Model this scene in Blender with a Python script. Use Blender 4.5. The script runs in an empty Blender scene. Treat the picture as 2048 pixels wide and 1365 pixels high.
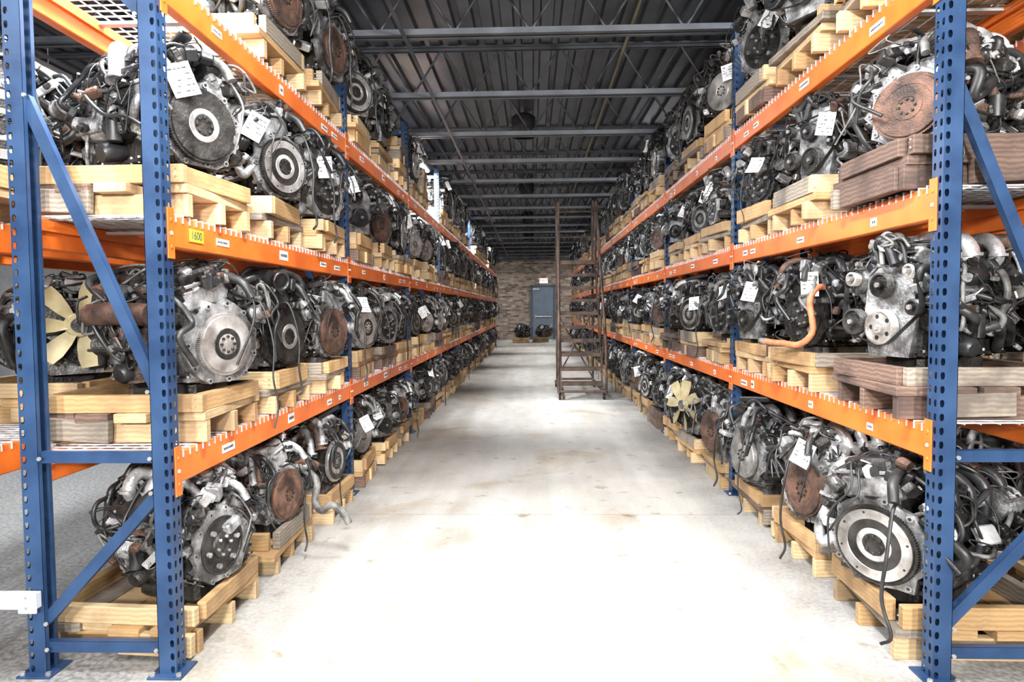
import bpy, math, random
from mathutils import Matrix, Vector, Euler
from math import sin, cos, pi, radians
R = random.Random(7)
SC = bpy.context.scene
COL = SC.collection

# ------------------------------------------------------------ materials
def new_mat(name):
    m = bpy.data.materials.new(name); m.use_nodes = True
    nt = m.node_tree; nt.nodes.clear()
    out = nt.nodes.new('ShaderNodeOutputMaterial')
    b = nt.nodes.new('ShaderNodeBsdfPrincipled')
    nt.links.new(b.outputs[0], out.inputs[0])
    return m, nt, b
def noise_mat(name, c1, c2, scale=8, metal=0.0, r1=0.4, r2=0.7, bump=0.0, bscale=60, lo=0.35, hi=0.65, detail=6, stretch=None, rnd=0.0, grime=0.0):
    m, nt, b = new_mat(name)
    tc = nt.nodes.new('ShaderNodeTexCoord'); mp = nt.nodes.new('ShaderNodeMapping')
    nt.links.new(tc.outputs['Object'], mp.inputs[0])
    if stretch: mp.inputs['Scale'].default_value = stretch
    n = nt.nodes.new('ShaderNodeTexNoise'); n.inputs['Scale'].default_value = scale; n.inputs['Detail'].default_value = detail
    nt.links.new(mp.outputs[0], n.inputs[0])
    cr = nt.nodes.new('ShaderNodeValToRGB')
    cr.color_ramp.elements[0].position = lo; cr.color_ramp.elements[1].position = hi
    cr.color_ramp.elements[0].color = (*c1, 1); cr.color_ramp.elements[1].color = (*c2, 1)
    nt.links.new(n.outputs[0], cr.inputs[0])
    src = cr.outputs[0]
    if rnd > 0:
        oi = nt.nodes.new('ShaderNodeObjectInfo')
        mr = nt.nodes.new('ShaderNodeMapRange'); mr.inputs[3].default_value = 1-rnd; mr.inputs[4].default_value = 1+rnd
        nt.links.new(oi.outputs['Random'], mr.inputs[0])
        hs = nt.nodes.new('ShaderNodeHueSaturation')
        nt.links.new(mr.outputs[0], hs.inputs['Value']); nt.links.new(src, hs.inputs['Color'])
        src = hs.outputs[0]
    if grime > 0:   # oily brown-black patches, different on every engine
        oi2 = nt.nodes.new('ShaderNodeObjectInfo'); mu = nt.nodes.new('ShaderNodeMath'); mu.operation='MULTIPLY'; mu.inputs[1].default_value=53
        nt.links.new(oi2.outputs['Random'], mu.inputs[0])
        va = nt.nodes.new('ShaderNodeVectorMath'); nt.links.new(tc.outputs['Object'], va.inputs[0]); nt.links.new(mu.outputs[0], va.inputs[1])
        g = nt.nodes.new('ShaderNodeTexNoise'); g.inputs['Scale'].default_value=5; g.inputs['Detail'].default_value=8; g.inputs['Roughness'].default_value=.65
        nt.links.new(va.outputs[0], g.inputs[0])
        gr = nt.nodes.new('ShaderNodeMapRange'); gr.inputs[1].default_value=.44; gr.inputs[2].default_value=.62; gr.inputs[4].default_value=grime
        nt.links.new(g.outputs[0], gr.inputs[0])
        mx = nt.nodes.new('ShaderNodeMix'); mx.data_type='RGBA'; nt.links.new(gr.outputs[0], mx.inputs[0]); nt.links.new(src, mx.inputs[6]); mx.inputs[7].default_value=(.022,.018,.015,1)
        src = mx.outputs[2]
    nt.links.new(src, b.inputs['Base Color'])
    rr = nt.nodes.new('ShaderNodeMapRange'); rr.inputs[3].default_value = r1; rr.inputs[4].default_value = r2
    nt.links.new(n.outputs[0], rr.inputs[0]); nt.links.new(rr.outputs[0], b.inputs['Roughness'])
    b.inputs['Metallic'].default_value = metal
    if bump > 0:
        n2 = nt.nodes.new('ShaderNodeTexNoise'); n2.inputs['Scale'].default_value = bscale; n2.inputs['Detail'].default_value = 4
        nt.links.new(mp.outputs[0], n2.inputs[0])
        bp = nt.nodes.new('ShaderNodeBump'); bp.inputs['Strength'].default_value = bump; bp.inputs['Distance'].default_value = 0.01
        nt.links.new(n2.outputs[0], bp.inputs['Height']); nt.links.new(bp.outputs[0], b.inputs['Normal'])
    return m

M_ALU = noise_mat('cast_aluminium', (.05,.048,.045), (.55,.55,.555), 13, .45, .3, .6, .5, 90, .32, .66, rnd=.35, grime=.85)
M_IRON = noise_mat('greasy_iron', (.009,.008,.007), (.058,.054,.050), 12, .5, .25, .6, .5, 80, rnd=.3)
M_PLAS = noise_mat('black_plastic', (.006,.006,.007), (.026,.026,.028), 9, 0, .22, .5, .15, 120)
M_RUB = noise_mat('black_rubber', (.006,.006,.006), (.032,.032,.031), 18, 0, .28, .6)
M_STEEL = noise_mat('machined_steel', (.19,.17,.15), (.64,.62,.60), 9, .55, .25, .5, .1, 200, .3, .65, rnd=.3, grime=.5)
M_RUST = noise_mat('rusty_iron', (.030,.017,.013), (.16,.085,.058), 14, .3, .4, .8, .5, 120, rnd=.35, grime=.6)
M_BRIGHT = noise_mat('bright_alloy', (.28,.275,.27), (.80,.80,.80), 9, .5, .22, .45, .3, 90, .3, .62, rnd=.2, grime=.65)
M_HOSE = noise_mat('grey_hose', (.05,.048,.045), (.20,.195,.185), 20, 0, .4, .6)
M_ORH = noise_mat('orange_hose', (.42,.11,.045), (.66,.22,.10), 20, 0, .4, .6)
M_YEL = noise_mat('aged_yellow_plastic', (.32,.26,.13), (.52,.44,.26), 8, 0, .4, .6)
M_PAPER = noise_mat('tag_paper', (.80,.81,.82), (.92,.92,.92), 10, 0, .6, .8)
M_INK = noise_mat('ink', (.02,.02,.03), (.05,.05,.06), 10, 0, .6, .8)
PAL = [M_ALU, M_IRON, M_PLAS, M_RUB, M_STEEL, M_RUST, M_BRIGHT, M_HOSE, M_ORH, M_YEL, M_PAPER, M_INK]
ALU, IRON, PLAS, RUB, STEEL, RUST, BRIGHT, HOSE, ORH, YEL, PAPER, INK = range(12)

def wood_mat(name, c1, c2, c3):
    m, nt, b = new_mat(name)
    tc = nt.nodes.new('ShaderNodeTexCoord'); oi = nt.nodes.new('ShaderNodeObjectInfo')
    ad = nt.nodes.new('ShaderNodeVectorMath'); ad.operation = 'ADD'
    mu = nt.nodes.new('ShaderNodeMath'); mu.operation = 'MULTIPLY'; mu.inputs[1].default_value = 37
    nt.links.new(oi.outputs['Random'], mu.inputs[0])
    nt.links.new(tc.outputs['Object'], ad.inputs[0]); nt.links.new(mu.outputs[0], ad.inputs[1])
    n = nt.nodes.new('ShaderNodeTexNoise'); n.inputs['Scale'].default_value = 5; n.inputs['Detail'].default_value = 7
    w = nt.nodes.new('ShaderNodeTexWave'); w.wave_type = 'BANDS'; w.bands_direction = 'Z'
    w.inputs['Scale'].default_value = 16; w.inputs['Distortion'].default_value = 4; w.inputs['Detail'].default_value = 3; w.inputs['Detail Scale'].default_value = 1.2
    nt.links.new(ad.outputs[0], n.inputs[0]); nt.links.new(ad.outputs[0], w.inputs[0])
    cr = nt.nodes.new('ShaderNodeValToRGB'); cr.color_ramp.elements[0].color = (*c1, 1); cr.color_ramp.elements[1].color = (*c2, 1)
    nt.links.new(w.outputs[0], cr.inputs[0])
    mx = nt.nodes.new('ShaderNodeMix'); mx.data_type = 'RGBA'
    mr = nt.nodes.new('ShaderNodeMapRange'); mr.inputs[1].default_value = .46; mr.inputs[2].default_value = .66; mr.inputs[4].default_value = .9
    nt.links.new(n.outputs[0], mr.inputs[0]); nt.links.new(mr.outputs[0], mx.inputs[0])
    nt.links.new(cr.outputs[0], mx.inputs[6]); mx.inputs[7].default_value = (*c3, 1)
    m2 = nt.nodes.new('ShaderNodeMapRange'); m2.inputs[3].default_value = .6; m2.inputs[4].default_value = 1.1
    nt.links.new(oi.outputs['Random'], m2.inputs[0])
    hs = nt.nodes.new('ShaderNodeHueSaturation'); nt.links.new(m2.outputs[0], hs.inputs['Value']); nt.links.new(mx.outputs[2], hs.inputs['Color'])
    nt.links.new(hs.outputs[0], b.inputs['Base Color']); b.inputs['Roughness'].default_value = .65
    return m
W_A = wood_mat('pine_board', (.52,.31,.13), (.64,.41,.19), (.33,.19,.09))
W_B = wood_mat('pale_pine_board', (.61,.42,.22), (.73,.54,.31), (.40,.26,.14))
W_C = wood_mat('weathered_board', (.14,.085,.062), (.24,.15,.11), (.06,.038,.03))
W_D = wood_mat('grey_board', (.25,.205,.16), (.40,.335,.265), (.12,.095,.075))

M_BLUE = noise_mat('blue_rack_paint', (.012,.034,.088), (.024,.060,.140), 6, .15, .3, .5, .05, 60)
M_ORANGE = noise_mat('orange_rack_paint', (.66,.125,.015), (.82,.19,.028), 5, .05, .35, .5)
M_ZINC = noise_mat('galvanised_wire', (.45,.46,.47), (.75,.76,.78), 8, .4, .3, .5)
M_LABEL = noise_mat('label_white', (.8,.8,.8), (.9,.9,.9), 8)
M_LYEL = noise_mat('label_yellow', (.55,.55,.02), (.66,.66,.05), 8)
M_BOLT = noise_mat('zinc_bolt', (.3,.3,.29), (.5,.5,.48), 8, .7, .3, .5)
M_JOIST = noise_mat('joist_paint', (.06,.065,.078), (.12,.13,.148), 3, .3, .4, .6)
M_LAD = noise_mat('ladder_rusted_steel', (.035,.022,.017), (.13,.08,.058), 7, .2, .5, .8)
M_CONDUIT = noise_mat('conduit_paint', (.20,.17,.10), (.30,.26,.17), 3, .2, .4, .6)

# ------------------------------------------------------------ mesh builder
class MB:
    def __init__(s): s.v=[]; s.f=[]; s.m=[]; s.s=[]; s.M=Matrix.Identity(4)
    def add(s, vs, fs, mat, smooth=False):
        o=len(s.v); M=s.M
        s.v.extend([tuple(M @ Vector(p)) for p in vs])
        for f in fs: s.f.append([i+o for i in f]); s.m.append(mat); s.s.append(smooth)
    def rings(s, rs, mat, smooth=True, caps=True):
        n=len(rs[0]); vs=[p for r in rs for p in r]; fs=[]
        for k in range(len(rs)-1):
            for i in range(n):
                j=(i+1)%n; fs.append([k*n+i,k*n+j,(k+1)*n+j,(k+1)*n+i])
        s.add(vs,fs,mat,smooth)
        if caps:
            s.add(rs[0],[list(range(n))[::-1]],mat); s.add(rs[-1],[list(range(n))],mat)
    def bx(s, c, d, mat, ch=.006, rot=None):
        x,y,z=[q/2 for q in d]; ch=min(ch,x*.45,y*.45,z*.45)
        def oc(ix,zz):
            a=x-ix; b=y-ix
            return [(a,-b+ch,zz),(a,b-ch,zz),(a-ch,b,zz),(-a+ch,b,zz),(-a,b-ch,zz),(-a,-b+ch,zz),(-a+ch,-b,zz),(a-ch,-b,zz)]
        T=Matrix.Translation(c)
        if rot is not None: T=T@Euler(rot).to_matrix().to_4x4()
        rs=[oc(ch*.9,-z),oc(0,-z+ch),oc(0,z-ch),oc(ch*.9,z)]
        s.rings([[tuple(T@Vector(p)) for p in r] for r in rs],mat,False)
    def box(s,c,d,mat,rot=None):
        x,y,z=[q/2 for q in d]; T=Matrix.Translation(c)
        if rot is not None: T=T@Euler(rot).to_matrix().to_4x4()
        vs=[tuple(T@Vector((a*x,b*y,e*z))) for e in(-1,1) for b in(-1,1) for a in(-1,1)]
        s.add(vs,[[0,2,3,1],[4,5,7,6],[0,1,5,4],[2,6,7,3],[0,4,6,2],[1,3,7,5]],mat)
    def lathe(s,p,ax,prof,mat,seg=20,smooth=True,tooth=0):
        ax=Vector(ax).normalized(); u=ax.orthogonal().normalized(); w=ax.cross(u); p=Vector(p)
        rs=[]
        for t,r in prof:
            ring=[]
            for i in range(seg):
                a=2*pi*i/seg; rr=r
                if tooth and r>tooth and i%2: rr=r-.005
                ring.append(tuple(p+ax*t+(u*cos(a)+w*sin(a))*rr))
            rs.append(ring)
        s.rings(rs,mat,smooth)
    def cyl(s,p0,p1,r,mat,seg=12,r2=None):
        p0=Vector(p0);p1=Vector(p1);d=p1-p0
        if d.length<1e-5: return
        s.lathe(p0,d,[(0,r),(d.length,r if r2 is None else r2)],mat,seg)
    def tube(s,pts,r,mat,seg=8,n=6,cor=0,caps=True):
        P=[Vector(p) for p in pts]; Q=[P[0]*2-P[1]]+P+[P[-1]*2-P[-2]]; path=[]
        for k in range(1,len(Q)-2):
            for i in range(n):
                t=i/n;a,b,c,d=Q[k-1],Q[k],Q[k+1],Q[k+2]
                path.append(.5*((2*b)+(c-a)*t+(2*a-5*b+4*c-d)*t*t+(3*b-a-3*c+d)*t**3))
        path.append(P[-1]); rs=[]; u=None
        for i,p in enumerate(path):
            d=(path[min(i+1,len(path)-1)]-path[max(i-1,0)])
            if d.length<1e-7: continue
            d.normalize()
            if u is None: u=d.orthogonal().normalized()
            u=(u-d*u.dot(d))
            if u.length<1e-5: u=d.orthogonal()
            u.normalize(); w=d.cross(u)
            rr=r(i/(len(path)-1)) if callable(r) else r
            if cor and i%2: rr*=1+cor
            rs.append([tuple(p+(u*cos(2*pi*j/seg)+w*sin(2*pi*j/seg))*rr) for j in range(seg)])
        s.rings(rs,mat,True,caps)
    def prism_x(s,poly,x0,x1,mat):
        s.rings([[(x0,y,z) for y,z in poly],[(x1,y,z) for y,z in poly]],mat,False)
    def mesh(s,name,mats):
        me=bpy.data.meshes.new(name); me.from_pydata(s.v,[],s.f)
        for m in mats: me.materials.append(m)
        me.polygons.foreach_set('material_index',s.m); me.polygons.foreach_set('use_smooth',s.s)
        me.update(); return me
def obj(name,me,loc=(0,0,0),rz=0,parent=None,rot=None):
    o=bpy.data.objects.new(name,me); COL.objects.link(o); o.location=loc
    o.rotation_euler=rot if rot is not None else (0,0,rz)
    if parent: o.parent=parent
    return o
def empty(name,loc=(0,0,0)):
    o=bpy.data.objects.new(name,None); COL.objects.link(o); o.location=loc; o.empty_display_size=.2; return o
def hull(pts):
    pts=sorted(set(pts))
    def half(ps):
        h=[]
        for p in ps:
            while len(h)>1 and (h[-1][0]-h[-2][0])*(p[1]-h[-2][1])-(h[-1][1]-h[-2][1])*(p[0]-h[-2][0])<=0: h.pop()
            h.append(p)
        return h
    a=half(pts); b=half(pts[::-1]); return a[:-1]+b[:-1]

# ------------------------------------------------------------ engines
def engine(seed,kind='I4',fly=STEEL,rev=False,fan=False,cor=False,wavy=False,orange=False,bigint=False,tilt=None,strap=False,fr=.142,dark=False,cover=False):
    r=random.Random(seed); mb=MB(); cz=.25
    BL=IRON if (dark or r.random()<.5) else ALU
    HD=IRON if (dark and r.random()<.5 or r.random()<.2) else ALU
    CV=r.choice([PLAS,IRON,IRON,PLAS,ALU]) if not dark else PLAS
    mb.bx((.0,0,.055),(.34,.19,.11),r.choice([IRON,IRON,ALU]),.02)
    mb.bx((.06,0,.02),(.16,.16,.04),IRON,.01)
    mb.bx((0,0,.2),(.43,.25,.2),BL,.02)
    for i in range(8):
        x=-.19+i*.054
        for sy in(-1,1): mb.box((x,sy*.128,.19),(.008,.018,.16),BL)
    for sy in(-1,1):
        mb.box((0,sy*.13,.115),(.42,.03,.014),BL)
        for i in range(9): mb.cyl((-.2+i*.05,sy*.137,.105),(-.2+i*.05,sy*.137,.132),.006,STEEL,6)
    for sy in(-1,1):
        x=r.uniform(-.1,.1); mb.bx((x,sy*.165,.22),(.09,.08,.05),IRON,.008,(0,sy*.3,0)); mb.cyl((x,sy*.2,.18),(x,sy*.2,.27),.028,RUB,12)
    T0=Matrix.Translation((0,0,cz))
    if kind=='I4':
        tl=r.uniform(-.3,.3) if tilt is None else tilt
        mb.M=T0@Matrix.Rotation(tl,4,'X')
        mb.bx((0,0,.09),(.42,.18,.2),BL,.012)
        for i in range(6): mb.box((-.18+i*.07,0,.1),(.01,.2,.15),BL)
        mb.bx((0,0,.205),(.44,.21,.085),HD,.01)
        mb.bx((0,0,.26),(.45,.225,.014),ALU,.003)
        mb.bx((0,0,.285),(.43,.17,.055),CV,.02)
        for i in range(4):
            x=-.15+i*.095
            mb.bx((x,0,.318),(.035,.05,.022),PLAS,.005); mb.cyl((x,.02,.3),(x,.055,.325),.009,RUB,8)
            mb.cyl((x+.04,.09,.25),(x+.04,.09,.285),.007,STEEL,6); mb.cyl((x+.04,-.09,.25),(x+.04,-.09,.285),.007,STEEL,6)
        mb.lathe((-.19,-.03,.3),(0,0,1),[(0,.024),(.02,.024),(.02,.03),(.032,.03)],PLAS,12,False)
        mi=r.choice([BRIGHT,ALU,PLAS,PLAS])
        for i in range(4):
            x=-.15+i*.1
            mb.tube([(x,.09,.2),(x,.16,.25),(x,.225,.2),(x*.95,.215,.1),(x*.9,.18,.04)],.021,mi,10,5)
            mb.box((x,.108,.2),(.07,.012,.05),mi)
            mb.tube([(x,-.1,.2),(x*.85,-.16,.18),(x*.55,-.19,.1),(x*.25,-.18,.0)],.018,RUST,10,5)
            mb.box((x,-.108,.2),(.06,.012,.05),RUST)
            mb.cyl((x,.13,.265),(x,.1,.225),.009,IRON,8)
        mb.tube([(-.17,.175,.265),(.17,.175,.265)],.009,ALU,8,3)
        mb.lathe((-.19,.175,.04),(1,0,0),[(0,.02),(.01,.036),(.34,.036),(.36,.02)],mi,14)
        mb.lathe((-.02,-.18,-.02),(0,-.2,-1),[(0,.03),(.06,.03),(.06,.05),(.07,.05)],RUST,14)
        if r.random()<.5:
            mb.tube([(-.16,-.2,.19),(0,-.215,.2),(.16,-.2,.19)],.045,r.choice([ALU,RUST,IRON]),8,4)
        mb.lathe((.17,.2,.05),(1,.3,.25),[(0,.03),(.04,.03),(.04,.04),(.06,.04),(.06,.032),(.09,.032)],ALU,16)
        mb.bx((-.215,0,.12),(.03,.2,.3),HD,.012)
        mb.M=Matrix.Identity(4)
    else:
        va=r.uniform(.6,.78)
        EX=r.choice([RUST,RUST,IRON,ALU])
        for sd in(-1,1):
            mb.M=T0@Matrix.Rotation(-sd*va,4,'X')
            mb.bx((0,0,.09),(.4,.15,.18),BL,.012)
            mb.bx((0,0,.185),(.42,.165,.075),HD,.01)
            for i in range(6): mb.box((-.17+i*.068,sd*.07,.13),(.01,.03,.12),BL)
            mb.bx((0,0,.225),(.43,.18,.012),ALU,.003)
            mb.bx((0,0,.25),(.41,.135,.05),CV,.02)
            for i in range(4):
                x=-.15+i*.1
                mb.cyl((x,.055,.22),(x,.055,.28),.006,STEEL,6); mb.cyl((x,-.055,.22),(x,-.055,.28),.006,STEEL,6)
                mb.bx((x,0,.28),(.03,.04,.02),PLAS,.004)
            n=3 if r.random()<.6 else 4
            for i in range(n):
                x=-.13+i*.26/(n-1)
                mb.tube([(x,sd*.07,.18),(x*.9,sd*.12,.15),(x*.5,sd*.13,.08),(x*.2+.05,sd*.11,.01)],.017,EX,10,5)
                mb.box((x,sd*.087,.18),(.065,.012,.045),EX)
            if r.random()<.6: mb.bx((0,sd*.13,.13),(.26,.012,.09),r.choice([ALU,RUST,IRON]),.004,(sd*.5,0,0))
            mb.M=Matrix.Identity(4)
        mi=r.choice([BRIGHT,ALU,ALU,PLAS,PLAS]) if not bigint else BRIGHT
        if dark: mi=PLAS
        big=bigint
        hz=.53 if not big else .55
        mb.bx((0,0,.43),(.3,.16,.1),HD,.02)
        mb.bx((0,0,hz),(.33,.13,.06),mi,.025)
        rr=.024 if not big else .03
        for sd in(-1,1):
            n=3 if big else 4
            for i in range(n):
                x=-.13+i*.26/(n-1)
                mb.tube([(x,sd*.03,hz),(x,sd*.11,hz+.02),(x,sd*.16,hz-.04),(x,sd*.11,.42),(x,sd*.06,.40)],rr,mi,10,5)
                mb.lathe((x,sd*.165,hz-.045),(0,0,1),[(-.006,rr+.006),(.006,rr+.006)],mi,12)
        for i in range(5): mb.box((-.13+i*.065,0,hz+.034),(.008,.11,.01),mi)
        mb.lathe((-.16,0,hz),(-1,0,.15),[(0,.035),(.04,.035),(.04,.046),(.05,.046),(.05,.036),(.09,.036),(.09,.041),(.1,.041)],ALU,18)
        mb.lathe((.12,-.1,.5),(0,-.4,1),[(0,.024),(.02,.024),(.02,.028),(.03,.028)],PLAS,12,False)
    if cover:
        mb.bx((0,.02,.585),(.40,.30,.03),PLAS,.014,(.12,0,0)); mb.bx((.0,.02,.60),(.25,.10,.016),PLAS,.006,(.12,0,0))
        for i in range(5): mb.box((-.14+i*.07,-.09,.578),(.02,.08,.012),PLAS,(.12,0,0))
    # ---- front end
    xf=-.235
    pl=[(0+r.uniform(-.01,.01),cz-.03,.072),(r.uniform(-.04,.04),.39,.05),(-.15,.3,.032),(.16,.42,.03),(.15,.24,.055),(-.13,.44,.028)]
    mb.prism_x([(-.1,.1),(.1,.1),(.13,.25),(.11,.42),(.04,.47),(-.05,.47),(-.12,.4),(-.13,.25)],xf,xf+.04,HD)
    for i,(y,z,rd) in enumerate(pl):
        g=[(0,rd*.5),(.012,rd*.5),(.012,rd)]
        for k in range(5): g+=[(.014+k*.006,rd),(.017+k*.006,rd-.005)]
        g+=[(.044,rd),(.046,rd-.008),(.036,rd-.012),(.036,rd*.35),(.052,rd*.33),(.052,rd*.12)]
        mb.lathe((xf,y,z),(-1,0,0),g,r.choice([STEEL,IRON,PLAS,IRON]),24,False)
        mb.lathe((xf-.05,y,z),(-1,0,0),[(0,.011),(.01,.011)],STEEL,6,False)
        for k in range(5):
            a=k*2*pi/5; mb.lathe((xf-.0365,y+cos(a)*rd*.62,z+sin(a)*rd*.62),(-1,0,0),[(0,rd*.13),(.001,rd*.13)],PLAS,8,False)
    if r.random()<.8:
        pts=[]
        for y,z,rd in pl:
            for k in range(16): pts.append((round(y+cos(k*pi/8)*(rd+.003),4),round(z+sin(k*pi/8)*(rd+.003),4)))
        h=hull(pts); n=len(h)
        vs=[(xf-.016,y,z) for y,z in h]+[(xf-.042,y,z) for y,z in h]
        mb.add(vs,[[i,(i+1)%n,n+(i+1)%n,n+i] for i in range(n)],RUB)
    def can(p,ax,rd,L,mat):
        pr=[(0,rd*.5),(.008,rd*.9)]
        k=.02
        while k<L-.02: pr+=[(k,rd),(k+.006,rd*.93)]; k+=.012
        pr+=[(L-.008,rd*.9),(L,rd*.5)]
        mb.lathe(p,ax,pr,mat,18,False)
        for q in range(4):
            a=q*pi/2+.4
            P=Vector(p)+Vector((.0,cos(a)*rd,sin(a)*rd)); mb.cyl(P,P+Vector(ax).normalized()*L,.007,mat,6)
    can((xf+.01,.18,.41),(1,0,0),.058,.13,ALU)
    can((xf+.01,-.17,.25),(1,0,0),.05,.16,r.choice([ALU,IRON]))
    can((.06,.17,.17),(1,0,0),.036,.16,IRON)
    mb.lathe((-.05,-.14,.16),(0,-1,-.3),[(0,.036),(.01,.04),(.08,.04),(.09,.03)],r.choice([PLAS,ALU,IRON]),16)
    # ---- flywheel end (+x)
    poly=[]
    for i in range(22):
        a=2*pi*i/22; rad=.160+(.016 if i%2 else 0)+r.uniform(-.010,.012)
        poly.append((cos(a)*rad*1.02,max(.095,cz+sin(a)*rad*1.05)))
    poly2=[(round(a,4),round(b,4)) for a,b in poly]
    mb.prism_x(poly2,.205,.228,HD)
    for i in range(11):
        a=2*pi*(i+.5)/11; y=cos(a)*.162; z=max(.105,cz+sin(a)*.167)
        mb.cyl((.19,y,z),(.236,y,z),.012,HD,10); mb.lathe((.236,y,z),(1,0,0),[(0,.006),(.001,.006)],PLAS,8)
    if fly is not None:
        FM=fly
        mb.lathe((.232,0,cz),(1,0,0),[(0,.05),(.004,fr-.012),(.004,fr+.003),(.018,fr+.003),(.018,fr-.009),(.024,fr-.011)],RUST if fly==RUST else r.choice([IRON,STEEL]),192,False,tooth=fr)
        st=r.random()
        if st<.5: prof=[(0,fr-.011),(.008,fr-.013),(.008,.095),(.005,.092),(.005,.062),(.0085,.058),(.0085,.042),(.004,.038),(.004,.02),(.001,.018),(.001,.004)]
        else: prof=[(-.006,fr-.011),(-.008,fr-.02),(-.008,.08),(.0085,.062),(.0085,.045),(.003,.038),(.003,.02),(-.01,.018),(-.01,.004)]
        mb.lathe((.250,0,cz),(1,0,0),prof,FM,72,False)
        for k in range(8):
            a=k*pi/4; mb.lathe((.254,cos(a)*.031,cz+sin(a)*.031),(1,0,0),[(0,.0065),(.008,.0065),(.009,.005)],IRON,6,False)
            if st<.5:
                a+=.3; mb.lathe((.2552,cos(a)*.077,cz+sin(a)*.077),(1,0,0),[(0,.010),(.0006,.010)],PLAS,12)
                mb.lathe((.2582,cos(a)*.118,cz+sin(a)*.118),(1,0,0),[(0,.0045),(.0006,.0045)],PLAS,8)
            elif k%2:
                a+=.3; mb.lathe((.2422,cos(a)*.103,cz+sin(a)*.103),(1,0,0),[(0,.014),(.0006,.014)],PLAS,14)
    else:
        mb.lathe((.222,0,cz),(1,0,0),[(0,.13),(.012,.13),(.012,.118),(.008,.116),(.008,.06),(.02,.055),(.02,.03),(.012,.028),(.012,.005)],IRON,40,False)
        for k in range(6):
            a=k*pi/3+.2; mb.cyl((.22,cos(a)*.09,cz+sin(a)*.09),(.245,cos(a)*.09,cz+sin(a)*.09),.012,ALU,8)
            mb.cyl((.22,cos(a)*.04,cz+sin(a)*.04),(.25,cos(a)*.04,cz+sin(a)*.04),.007,STEEL,6)
        mb.bx((.24,.05,.33),(.05,.09,.05),ALU,.008,(.4,0,0))
    # ---- surface clutter
    cl=[ALU,IRON,PLAS,STEEL,ALU,RUST,IRON,PLAS,IRON,PLAS,BRIGHT]
    def env(x,th,k=1.0): return Vector((x,cos(th)*.21*k,.31+sin(th)*.235*k))
    for i in range(115):
        th=r.uniform(-.7,pi+.7); x=r.uniform(-.23,.21)
        d=Vector((r.uniform(-.35,.35),cos(th),sin(th))).normalized()
        k=r.uniform(.70,1.15); p=env(x,th,k); q=env(x,th,.45)
        p.z=min(p.z,.575)
        m=r.choice(cl); t=r.random()
        mb.cyl(q,p,r.uniform(.006,.014),m,6)
        if t<.3: mb.lathe(p-d*.01,d,[(0,.014),(.018,.014),(.018,.02),(.024,.02),(.024,.011),(.04,.011)],m,10,False)
        elif t<.55: mb.bx(p,(r.uniform(.03,.10),r.uniform(.02,.07),r.uniform(.02,.05)),m,.006,(r.uniform(-3,3),r.uniform(-.5,.5),r.uniform(-.5,.5)))
        elif t<.8: mb.box(p,(r.uniform(.06,.14),r.uniform(.015,.04),.005),m,(r.uniform(-3,3),r.uniform(-.8,.8),r.uniform(-.8,.8)))
        else: mb.lathe(p,d.cross(Vector((1,0,.2))),[(-.02,.018),(-.008,.022),(.008,.022),(.02,.018)],m,12,False)
    for i in range(18):
        a=r.uniform(.1,pi-.1); y=cos(a)*.2; z=.30+sin(a)*.22
        mb.bx((r.uniform(.17,.25),y,z),(r.uniform(.02,.08),r.uniform(.02,.07),r.uniform(.02,.05)),r.choice(cl),.005,(a,r.uniform(-.6,.6),r.uniform(-.5,.5)))
    for i in range(13):     # hoses
        a=r.uniform(-.2,pi+.2); x=r.uniform(-.22,.15); pts=[]
        st=r.uniform(.12,.5)*r.choice([-1,1]); dx=r.uniform(-.13,.13)
        nn=r.randint(4,6)
        for k in range(nn):
            kk=1.0+r.uniform(-.04,.28) if 0<k<nn-1 else .7
            p=env(max(-.25,min(.21,x)),a,kk); p.z=min(max(p.z,.1),.59); pts.append(p); a+=st+r.uniform(-.2,.2); x+=dx
            if not -.3<a<pi+.3: st=-st
        rad=r.choice([.008,.010,.013,.016,.020]); mt=r.choice([RUB,RUB,RUB,RUB,RUB,HOSE,PLAS,ALU])
        mb.tube(pts,rad,mt,9,7)
        a0=pts[0]; a1=(pts[1]-pts[0])
        mb.lathe(a0+a1*.15,a1,[(0,rad+.003),(.012,rad+.003)],STEEL,10)
    for i in range(r.randint(1,3)):
        sy=r.choice([-1,1]); x=r.uniform(-.1,.12); z0=r.uniform(.42,.52)
        P=[(x,sy*.05,z0),(x+.05,sy*.13,z0+.05),(x+.12,sy*.19,z0+.02),(x+.15,sy*.21,z0-.1)]
        rad=r.choice([.018,.024,.03]); mt=r.choice([BRIGHT,ALU,RUST,PLAS]); mb.tube(P,rad,mt,12,6)
        e=Vector(P[-1]); mb.lathe(e,Vector(P[-1])-Vector(P[-2]),[(-.01,rad+.012),(.002,rad+.012),(.002,rad-.004),(-.004,rad-.006)],mt,12,False)
    for i in range(32):    # wires
        a=r.uniform(-.3,pi+.3); x=r.uniform(-.22,.22); pts=[]
        for k in range(6):
            p=env(max(-.27,min(.26,x)),a,r.uniform(.92,1.26)); p.z=min(max(p.z,.1),.6); pts.append(p); a+=r.uniform(-.5,.5); x+=r.uniform(-.13,.13)
        mb.tube(pts,r.choice([.003,.003,.004,.005,.006]),r.choice([RUB,PLAS,RUB,IRON,HOSE]),5,5)
        if r.random()<.4: mb.bx(pts[-1],(.03,.02,.018),r.choice([PLAS,PLAS,HOSE]),.003,(r.random()*3,r.random(),0))
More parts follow.
